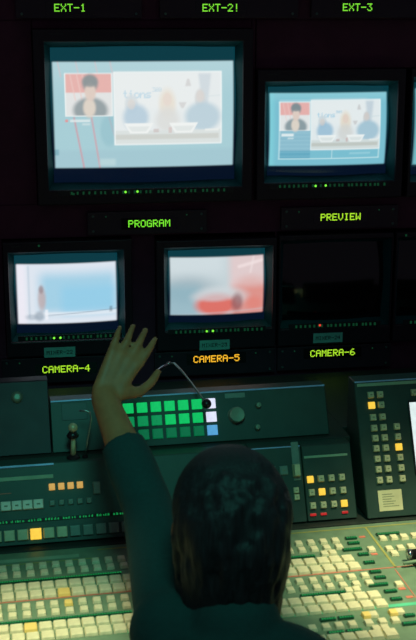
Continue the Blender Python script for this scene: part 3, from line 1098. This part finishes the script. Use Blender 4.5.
rd = thing('bent_rod', 'thin bent metal rod standing between the joystick and the green buttons', 'rod', DESK @ Matrix.Translation((-0.2080, 0.0975, zt)))
bm = bmesh.new()
lathe(bm, [(0, 0), (0.006, 0), (0.005, 0.004), (0, 0.004)], 16)
link('foot', bm_mesh('foot', bm, M['black']), rd)
bm = bmesh.new()
tube(bm, [(0, 0, 0.004), (0.004, 0, 0.025), (0.0105, 0.0, 0.060), (0.0130, 0.0, 0.076), (0.0115, 0.001, 0.086), (0.004, 0.003, 0.090), (-0.008, 0.006, 0.089)], 0.0016, 10)
link('stem', bm_mesh('stem', bm, M['steel'], True), rd)

mic = thing('gooseneck_microphone', 'arched steel gooseneck microphone reaching over the white lit buttons', 'microphone', Matrix.Translation((0.2160, -0.262, 0.9345)))
bm = bmesh.new()
lathe(bm, [(0, 0), (0.020, 0), (0.019, 0.004), (0.008, 0.010), (0.006, 0.022), (0, 0.022)], 22)
link('base', bm_mesh('base', bm, M['black']), mic)
MICPTS = [(0.0274, 0.0, 0.0811), (0.0332, -0.001, 0.0961), (0.0451, -0.006, 0.1056), (0.0563, -0.018, 0.1168), (0.063, -0.043, 0.1235), (0.0743, -0.088, 0.1175), (0.0863, -0.138, 0.1079), (0.098, -0.185, 0.0957), (0.1037, -0.204, 0.0897)]
bm = bmesh.new()
tube(bm, [(0, 0, 0.018)] + MICPTS[:4], [0.0036] * 5, 12)
link('stiff_tube', bm_mesh('stiff_tube', bm, M['chrome'], True), mic)
bm = bmesh.new()
tube(bm, MICPTS[3:], 0.0022, 10)
link('gooseneck', bm_mesh('gooseneck', bm, M['steel'], True), mic)
bm = bmesh.new()
e = Vector(MICPTS[-1])
ellipsoid(bm, e, (0.0095, 0.0110, 0.0095), 18, 12)
link('capsule', bm_mesh('capsule', bm, M['black'], True), mic)

# ------------------------------------------------------------------ the operator


def capsule(bm, a, b, ra, rb, seg=16, sq=(1, 1)):
    a, b = Vector(a), Vector(b)
    d = b - a
    n = max(2, int(d.length / 0.02))
    tube(bm, [a + d * i / n for i in range(n + 1)], [ra + (rb - ra) * i / n for i in range(n + 1)], seg)
    ellipsoid(bm, a, (ra,) * 3, seg, 10)
    ellipsoid(bm, b, (rb,) * 3, seg, 10)


def blob(name, bm, voxel, smooth, m):
    """melts overlapping volumes into one continuous skin"""
    me = bpy.data.meshes.new('raw')
    bmesh.ops.recalc_face_normals(bm, faces=bm.faces[:])
    bm.to_mesh(me)
    bm.free()
    o = bpy.data.objects.new('raw', me)
    COL.objects.link(o)
    md = o.modifiers.new('r', 'REMESH')
    md.mode = 'VOXEL'
    md.voxel_size = voxel
    s = o.modifiers.new('s', 'SMOOTH')
    s.factor = 0.5
    s.iterations = smooth
    dg = bpy.context.evaluated_depsgraph_get()
    out = bpy.data.meshes.new_from_object(o.evaluated_get(dg))
    bpy.data.objects.remove(o)
    bpy.data.meshes.remove(me)
    out.name = name
    out.materials.clear()
    out.materials.append(m)
    for p in out.polygons:
        p.use_smooth = True
    return out


J = dict(pelvis=(0.262, -1.345, 0.540), waist=(0.260, -1.315, 0.680), chest=(0.258, -1.215, 0.810), neck=(0.259, -1.130, 0.920), head=(0.259, -1.062, 1.054),
         shl=(0.178, -1.085, 0.900), ell=(0.1700, -0.8400, 0.9838), wrl=(0.1145, -0.6700, 1.1125),
         shr=(0.345, -1.185, 0.868), elr=(0.415, -1.285, 0.650), wrr=(0.365, -1.080, 0.622),
         hpl=(0.180, -1.330, 0.535), knl=(0.150, -0.930, 0.535), anl=(0.150, -0.870, 0.085),
         hpr=(0.345, -1.330, 0.535), knr=(0.370, -0.930, 0.535), anr=(0.370, -0.875, 0.085))
V = {k: Vector(v) for k, v in J.items()}


def hand(bm, wrist, fdir, normal, thumb_side, curl, scale=1.0):
    """palm, four unequal fingers with knuckle bends and a thumb from the side of the palm"""
    f = Vector(fdir).normalized()
    n = (Vector(normal) - f * Vector(normal).dot(f)).normalized()       # back of the hand
    s = f.cross(n).normalized() * thumb_side                           # towards the thumb
    k = scale
    palm_end = wrist + f * 0.085 * k
    for q in (-0.026, -0.009, 0.009, 0.026):
        capsule(bm, wrist + s * q * 0.6 * k + f * 0.008 * k, palm_end + s * q * k, 0.0135 * k, 0.0105 * k, 10)
    for q, ln, r in ((0.030, 0.070, 0.0086), (0.010, 0.078, 0.0088), (-0.010, 0.072, 0.0084), (-0.029, 0.056, 0.0076)):
        p = palm_end + s * q * k
        d = f + s * q * 3.2
        d.normalize()
        ang = curl * 0.5
        for part, fr in ((0.45, 1.0), (0.32, 0.92), (0.23, 0.82)):
            dd = (d * math.cos(ang) - n * math.sin(ang)).normalized()
            e = p + dd * ln * part * k
            capsule(bm, p, e, r * fr * k, r * (fr - 0.08) * k, 10)
            p = e
            ang += curl
    b = wrist + f * 0.022 * k + s * 0.022 * k
    m1 = b + (f * 0.5 + s * 0.75 - n * 0.25).normalized() * 0.042 * k
    m2 = m1 + (f * 0.85 + s * 0.35 - n * 0.25).normalized() * 0.032 * k
    m3 = m2 + (f * 0.95 + s * 0.10 - n * 0.30).normalized() * 0.026 * k
    capsule(bm, b, m1, 0.0150 * k, 0.0105 * k, 10)
    capsule(bm, m1, m2, 0.0100 * k, 0.0092 * k, 10)
    capsule(bm, m2, m3, 0.0092 * k, 0.0076 * k, 10)


def torso(bm, g=0.0):
    for c, r in ((V['pelvis'], (0.155, 0.110, 0.095)), ((0.261, -1.335, 0.61), (0.140, 0.098, 0.09)), (V['waist'], (0.128, 0.092, 0.09)), ((0.259, -1.27, 0.745), (0.140, 0.098, 0.09)),
                 (V['chest'], (0.150, 0.105, 0.09)), ((0.259, -1.165, 0.868), (0.140, 0.088, 0.065))):
        ellipsoid(bm, c, (r[0] + g, r[1] + g, r[2] + g), 24, 16)
    capsule(bm, V['neck'] + Vector((0, -0.012, -0.02)), V['shl'], 0.050 + g, 0.052 + g)
    capsule(bm, V['neck'] + Vector((0, -0.012, -0.02)), V['shr'], 0.050 + g, 0.052 + g)


hd = V['head']
fwd = Vector((-0.06, 0.985, 0.16)).normalized()                         # the way the face looks: at the monitors
HR = fwd.to_track_quat('Y', 'Z')


HS = 0.93                                                               # head size


def hp(x, y, z):
    return hd + HR @ Vector((x * HS, y * HS, z * HS))


def head_ball(bm, c, rad, u=16, v=12):
    ellipsoid(bm, c, tuple(q * HS for q in rad), u, v, HR)


bm = bmesh.new()
torso(bm)
capsule(bm, V['neck'] + Vector((0, -0.01, -0.03)), hp(0, -0.02, -0.07), 0.056, 0.050)
head_ball(bm, hp(0, -0.010, 0.022), (0.074, 0.092, 0.090), 28, 18)   # skull
head_ball(bm, hp(0, 0.030, -0.045), (0.058, 0.058, 0.066), 24, 16)   # jaw
head_ball(bm, hp(0, 0.066, -0.092), (0.020, 0.016, 0.015), 16, 10)   # chin
capsule(bm, hp(0, 0.084, 0.008), hp(0, 0.104, -0.028), 0.008, 0.013, 12)  # nose
for sx in (-1, 1):
    head_ball(bm, hp(sx * 0.076, -0.006, -0.014), (0.010, 0.018, 0.032), 14, 10)   # ears
    head_ball(bm, hp(sx * 0.030, 0.080, 0.024), (0.022, 0.010, 0.008), 12, 8)      # brows
    head_ball(bm, hp(sx * 0.042, 0.066, -0.022), (0.020, 0.016, 0.018), 12, 8)     # cheeks
for s_, e_, w_ in (('shl', 'ell', 'wrl'), ('shr', 'elr', 'wrr')):
    capsule(bm, V[s_], V[e_], 0.043, 0.034)
    m_ = V[e_].lerp(V[w_], 0.3)
    capsule(bm, V[e_], m_, 0.033, 0.033)
    capsule(bm, m_, V[w_], 0.033, 0.0225)
for h_, k_, a_ in (('hpl', 'knl', 'anl'), ('hpr', 'knr', 'anr')):
    capsule(bm, V[h_], V[k_], 0.080, 0.056)
    m_ = V[k_].lerp(V[a_], 0.35)
    capsule(bm, V[k_], m_, 0.054, 0.055)
    capsule(bm, m_, V[a_], 0.055, 0.036)
    capsule(bm, V[a_] + Vector((0, -0.02, -0.045)), V[a_] + Vector((0, 0.14, -0.055)), 0.034, 0.026)
hand(bm, V['wrl'], (0.50, 0.42, 0.76), (0.10, -0.9, 0.4), 1, 0.26, 0.92)
hand(bm, V['wrr'], (-0.25, 0.95, -0.10), (0.1, 0.1, 1.0), -1, 0.35)
body = link('person', blob('person', bm, 0.0042, 5, M['skin']))
tag(body, 'seated operator in dark clothes seen from behind, one hand raised towards the monitors', 'person')

bm = bmesh.new()
torso(bm, 0.010)
capsule(bm, V['neck'] + Vector((0, -0.014, -0.02)), V['neck'] + Vector((0, -0.004, 0.012)), 0.068, 0.064)
capsule(bm, V['shl'], V['ell'], 0.052, 0.041)
m_ = V['ell'].lerp(V['wrl'], 0.62)
capsule(bm, V['ell'], V['ell'].lerp(V['wrl'], 0.3), 0.041, 0.040)
tube(bm, [V['ell'].lerp(V['wrl'], f) for f in (0.25, 0.4, 0.5, 0.56)], [0.041, 0.040, 0.038, 0.0365], 18)
capsule(bm, V['shr'], V['elr'], 0.062, 0.050)
tube(bm, [V['elr'].lerp(V['wrr'], f) for f in (0.0, 0.3, 0.6, 0.85)], [0.050, 0.048, 0.041, 0.036], 18)
link('shirt', blob('shirt', bm, 0.0055, 4, M['shirt']), body)

bm = bmesh.new()
ellipsoid(bm, V['pelvis'] + Vector((0, 0, -0.005)), (0.170, 0.124, 0.098), 24, 16)
for h_, k_, a_ in (('hpl', 'knl', 'anl'), ('hpr', 'knr', 'anr')):
    capsule(bm, V[h_], V[k_], 0.090, 0.068)
    tube(bm, [V[k_].lerp(V[a_], f) for f in (0.0, 0.3, 0.6, 0.92)], [0.068, 0.070, 0.064, 0.058], 20)
link('trousers', blob('trousers', bm, 0.0065, 4, M['trouser']), body)

for a_ in ('anl', 'anr'):
    bm = bmesh.new()
    p = V[a_]
    capsule(bm, p + Vector((0, -0.03, -0.042)), p + Vector((0, 0.155, -0.048)), 0.043, 0.036)
    box(bm, p.x - 0.040, p.x + 0.040, p.y - 0.07, p.y + 0.185, 0.001, 0.020)
    link('shoe', blob('shoe', bm, 0.005, 3, M['shoe']), body)

# hair: a full dark cap with a rough outline, down to the collar at the back
bm = bmesh.new()
head_ball(bm, hp(0, -0.020, 0.032), (0.087, 0.098, 0.096), 32, 20)
head_ball(bm, hp(0, -0.058, -0.030), (0.078, 0.062, 0.090), 28, 18)
head_ball(bm, hp(0, -0.062, -0.085), (0.066, 0.046, 0.060), 24, 16)
for i in range(420):
    th, z = random.uniform(0, 2 * math.pi), random.uniform(-0.13, 0.125)
    r = 0.084 * math.sqrt(max(0.02, 1 - ((z - 0.03) / 0.10) ** 2)) if z > 0.03 else 0.080 - 0.10 * max(0, -z)
    x, y = r * math.cos(th), -0.034 + r * 1.1 * math.sin(th)
    if y > 0.0 and z < 0.05:
        continue
    a = hp(x, y, z)
    m_ = hp(x * 1.05, y * 1.03 - 0.003, z - 0.030)
    b = hp(x * 1.04, y * 1.03 - 0.004, z - 0.065)
    tube(bm, [a, m_, b], [0.0065, 0.0060, 0.0025], 8)
link('hair', blob('hair', bm, 0.0038, 14, M['hair']), body)
for sx in (-1, 1):
    bm = bmesh.new()
    head_ball(bm, hp(sx * 0.030, 0.0765, 0.008), (0.0115, 0.0115, 0.0100), 16, 12)
    ey = link('eye', bm_mesh('eye', bm, M['eye'], True), body)
    bm = bmesh.new()
    head_ball(bm, hp(sx * 0.030, 0.0855, 0.008), (0.0052, 0.0035, 0.0052), 12, 8)
    link('iris', bm_mesh('iris', bm, M['black'], True), ey)
bm = bmesh.new()
head_ball(bm, hp(0, 0.084, -0.056), (0.022, 0.009, 0.0075), 16, 10)
link('mouth', bm_mesh('mouth', bm, M['lip'], True), body)

# ------------------------------------------------------------------ the operator's chair (below the frame)
ch = thing('swivel_chair', 'black fabric swivel chair under the seated operator', 'chair', Matrix.Translation((0.262, -1.30, 0)))
bm = bmesh.new()
box(bm, -0.23, 0.23, -0.22, 0.22, 0.372, 0.428, bev=0.022)
link('seat', bm_mesh('seat', bm, M['fabric'], True), ch)
bm = bmesh.new()
box(bm, -0.20, 0.20, -0.285, -0.235, 0.52, 0.78, bev=0.02)
link('backrest', bm_mesh('backrest', bm, M['fabric'], True), ch)
bm = bmesh.new()
tube(bm, [(0, -0.10, 0.366), (0, -0.22, 0.366), (0, -0.285, 0.40), (0, -0.300, 0.50), (0, -0.292, 0.64)], 0.013, 12)
link('back_arm', bm_mesh('back_arm', bm, M['black'], True), ch)
bm = bmesh.new()
tube(bm, [(0, 0, 0.085), (0, 0, 0.371)], 0.026, 18)
link('column', bm_mesh('column', bm, M['chrome'], True), ch)
for k in range(5):
    a = 2 * math.pi * k / 5 + 0.3
    bm = bmesh.new()
    tube(bm, [(0, 0, 0.095), (0.16 * math.cos(a), 0.16 * math.sin(a), 0.085), (0.29 * math.cos(a), 0.29 * math.sin(a), 0.070)], [0.024, 0.019, 0.014], 12)
    lg = link('leg', bm_mesh('leg', bm, M['black'], True), ch)
    bm = bmesh.new()
    cx_, cy_ = 0.29 * math.cos(a), 0.29 * math.sin(a)
    nx_, ny_ = -math.sin(a), math.cos(a)
    tube(bm, [(cx_ - nx_ * 0.02, cy_ - ny_ * 0.02, 0.029), (cx_ + nx_ * 0.02, cy_ + ny_ * 0.02, 0.029)], 0.0285, 18)
    link('caster', bm_mesh('caster', bm, M['black'], True), lg)
